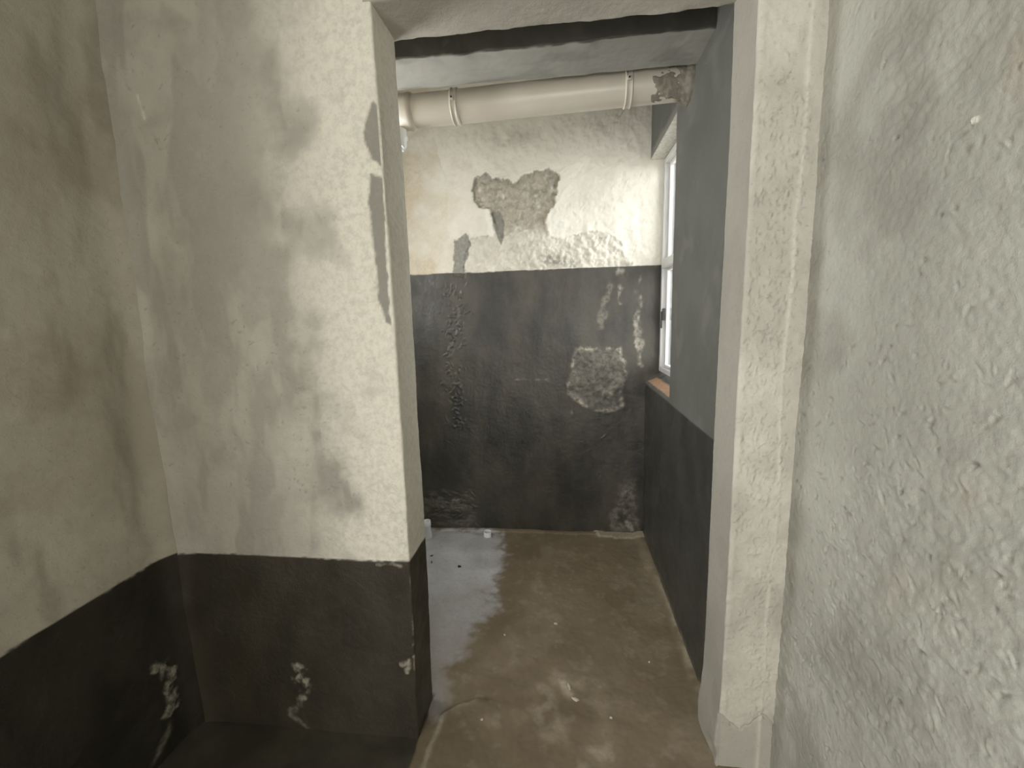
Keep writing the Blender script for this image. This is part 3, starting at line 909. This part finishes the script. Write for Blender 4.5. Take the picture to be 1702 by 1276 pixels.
# ------------------------------------------------------------------ window_1: frame, sashes, panes
glass = NT('window_glass')
gt = glass.t
g_out = gt.nodes['Material Output']
gl = gt.nodes.new('ShaderNodeBsdfGlossy')
gl.inputs['Roughness'].default_value = .02
tr = gt.nodes.new('ShaderNodeBsdfTransparent')
tr.inputs['Color'].default_value = (.95, .97, .97, 1)
fr = gt.nodes.new('ShaderNodeFresnel')
fr.inputs['IOR'].default_value = 1.45
mx = gt.nodes.new('ShaderNodeMixShader')
gt.links.new(fr.outputs[0], mx.inputs[0])
gt.links.new(tr.outputs[0], mx.inputs[1])
gt.links.new(gl.outputs[0], mx.inputs[2])
gt.links.new(mx.outputs[0], g_out.inputs['Surface'])
M_glass = glass.mat

win = bpy.data.objects.new('window_1', None)
COL.objects.link(win)
win.location = (XFR, (YN + YF) / 2, .93)
win['kind'] = 'structure'
win['label'] = 'tall white framed window in the right wall of the wash room'
wy0, wy1 = YN - win.location.y + .001, YF - win.location.y + .004
wh = ZH - .93 - .004
fw, fd = .024, .06
zt = .545
for nm, bx in (('frame_stile', ((0, wy0, 0), (fd, wy0 + fw, wh))), ('frame_stile', ((0, wy1 - fw, 0), (fd, wy1, wh))),
               ('frame_rail', ((0, wy0 + fw, wh - fw), (fd, wy1 - fw, wh))), ('frame_rail', ((0, wy0 + fw, 0), (fd, wy1 - fw, fw))),
               ('transom', ((-.004, wy0 + fw, zt - .022), (fd, wy1 - fw, zt + .022)))):
    box_obj(nm, [bx], M_frame, win, .003)
for z0, z1, lower in ((fw, zt - .022, True), (zt + .022, wh - fw, False)):
    ym = (wy0 + wy1) / 2
    for ya, yb in ((wy0 + fw, ym - .004), (ym + .004, wy1 - fw)):
        sw = .012
        s = box_obj('sash', [((.022, ya, z0), (.042, ya + sw, z1)), ((.022, yb - sw, z0), (.042, yb, z1)),
                             ((.022, ya + sw, z0), (.042, yb - sw, z0 + sw)), ((.022, ya + sw, z1 - sw), (.042, yb - sw, z1))], M_frame, win, .002)
        box_obj('pane', [((.030, ya + sw - .003, z0 + sw - .003), (.034, yb - sw + .003, z1 - sw + .003))], M_glass, s)
        if lower and yb > ym + .05:
            box_obj('handle', [((.004, yb - .016, z0 + .24), (.022, yb - .002, z0 + .30)), ((-.004, yb - .0125, z0 + .20), (.006, yb - .0055, z0 + .285))], M_handle, s, .003)['label'] = 'dark window handle'
    box_obj('mullion', [((.015, ym - .004, z0), (.045, ym + .004, z1))], M_frame, win)

# ------------------------------------------------------------------ outside the window
M_cream = simple('cream_render', srgb(214, 202, 182), .85, .9, 3, .003)
M_ground = simple('pale_yard_concrete', srgb(160, 155, 145), .9, .85, 4, .004)
M_cope = simple('grey_coping', srgb(150, 148, 142), .8, .85, 6, .003)
yd = box_obj('yard_ground', [((.75, -1.5, -.15), (12, 16, -.02))], M_ground)
setting(yd, 'pale concrete yard outside the window')
ow = thing('yard_wall', (3.2, 9.2, -.02), 'cream rendered yard wall seen through the lower window panes', 'wall')
box_obj('wall_body', [((-2.3, -.1, 0), (3.5, .1, 2.0))], M_cream, ow)
box_obj('coping', [((-2.35, -.14, 2.0), (3.55, .14, 2.07))], M_cope, ow, .01)
for px in (-1.15, -.75):
    sub('downpipe', lathe([(0, .035), (2.0, .035)], 14), M_cope, ow, (px, -.13, 0))


# ------------------------------------------------------------------ crumbs on the floor
def rock(seed, sx, sy, sz):
    r = np.random.default_rng(seed)
    V, F = lathe([(-.5 + .0, .05), (-.42, .55), (-.1, 1.0), (.2, .9), (.42, .5), (.5, .05)], 9)
    V = np.array(V)
    V *= 1 + r.uniform(-.42, .42, (len(V), 1))
    V *= np.array((sx * .45, sy * .38, sz * .9))
    return V, F


GC = 'crumbs lying on the wash room floor'
for i, (px, py, sx, sy, sz, m, nm, lab, cat) in enumerate([
        (-.034, 1.585, .017, .014, .010, M_crumb, 'plaster_crumb', 'white plaster crumb in the middle of the floor, brightest of the crumbs', 'crumb'),
        (.301, 1.414, .009, .008, .006, M_crumb, 'plaster_crumb', 'tiny pale crumb on the floor nearest the right dado', 'crumb'),
        (.015, 1.291, .026, .012, .006, M_crumb, 'plaster_flake', 'long pale plaster flake in the middle of the doorway floor', 'flake'),
        (.034, 1.243, .024, .016, .007, M_crumb, 'plaster_flake', 'wide pale plaster flake just in front of the long flake', 'flake'),
        (-.254, 1.136, .010, .009, .006, M_crumb, 'plaster_crumb', 'small pale crumb near the raised floor edge at left', 'crumb'),
        (-.667, 2.226, .012, .010, .008, M_crumb, 'plaster_crumb', 'small white crumb beside the upright pipe stub', 'crumb'),
        (-.231, 1.504, .012, .009, .005, M_crumb, 'plaster_crumb', 'dull pale crumb at the edge of the wet patch', 'crumb'),
        (-.520, 1.953, .019, .016, .009, M_dark, 'dark_pebble', 'dark pebble on the wet grey part of the floor', 'pebble'),
        (-.690, 2.045, .020, .011, .006, M_dark, 'dark_pebble', 'flat black chip on the wet floor close to the left jamb', 'pebble'),
        (-.672, 1.985, .030, .006, .005, M_stick, 'wood_splinter', 'thin brown splinter on the wet floor in front of the black chip', 'splinter'),
        (.142, 1.185, .011, .010, .006, M_crumb, 'plaster_crumb', 'pale crumb right of the two flakes in the doorway', 'crumb')]):
    o = mesh_obj(nm, *rock(40 + i, sx, sy, sz), m, None, False)
    zf = float(W.h[np.searchsorted(xs, px), np.searchsorted(ys, py)])
    o.location = (px, py, zf + sz * .38)
    o.rotation_euler = (0, 0, i * .9)
    o['label'], o['category'], o['group'] = lab, cat, GC
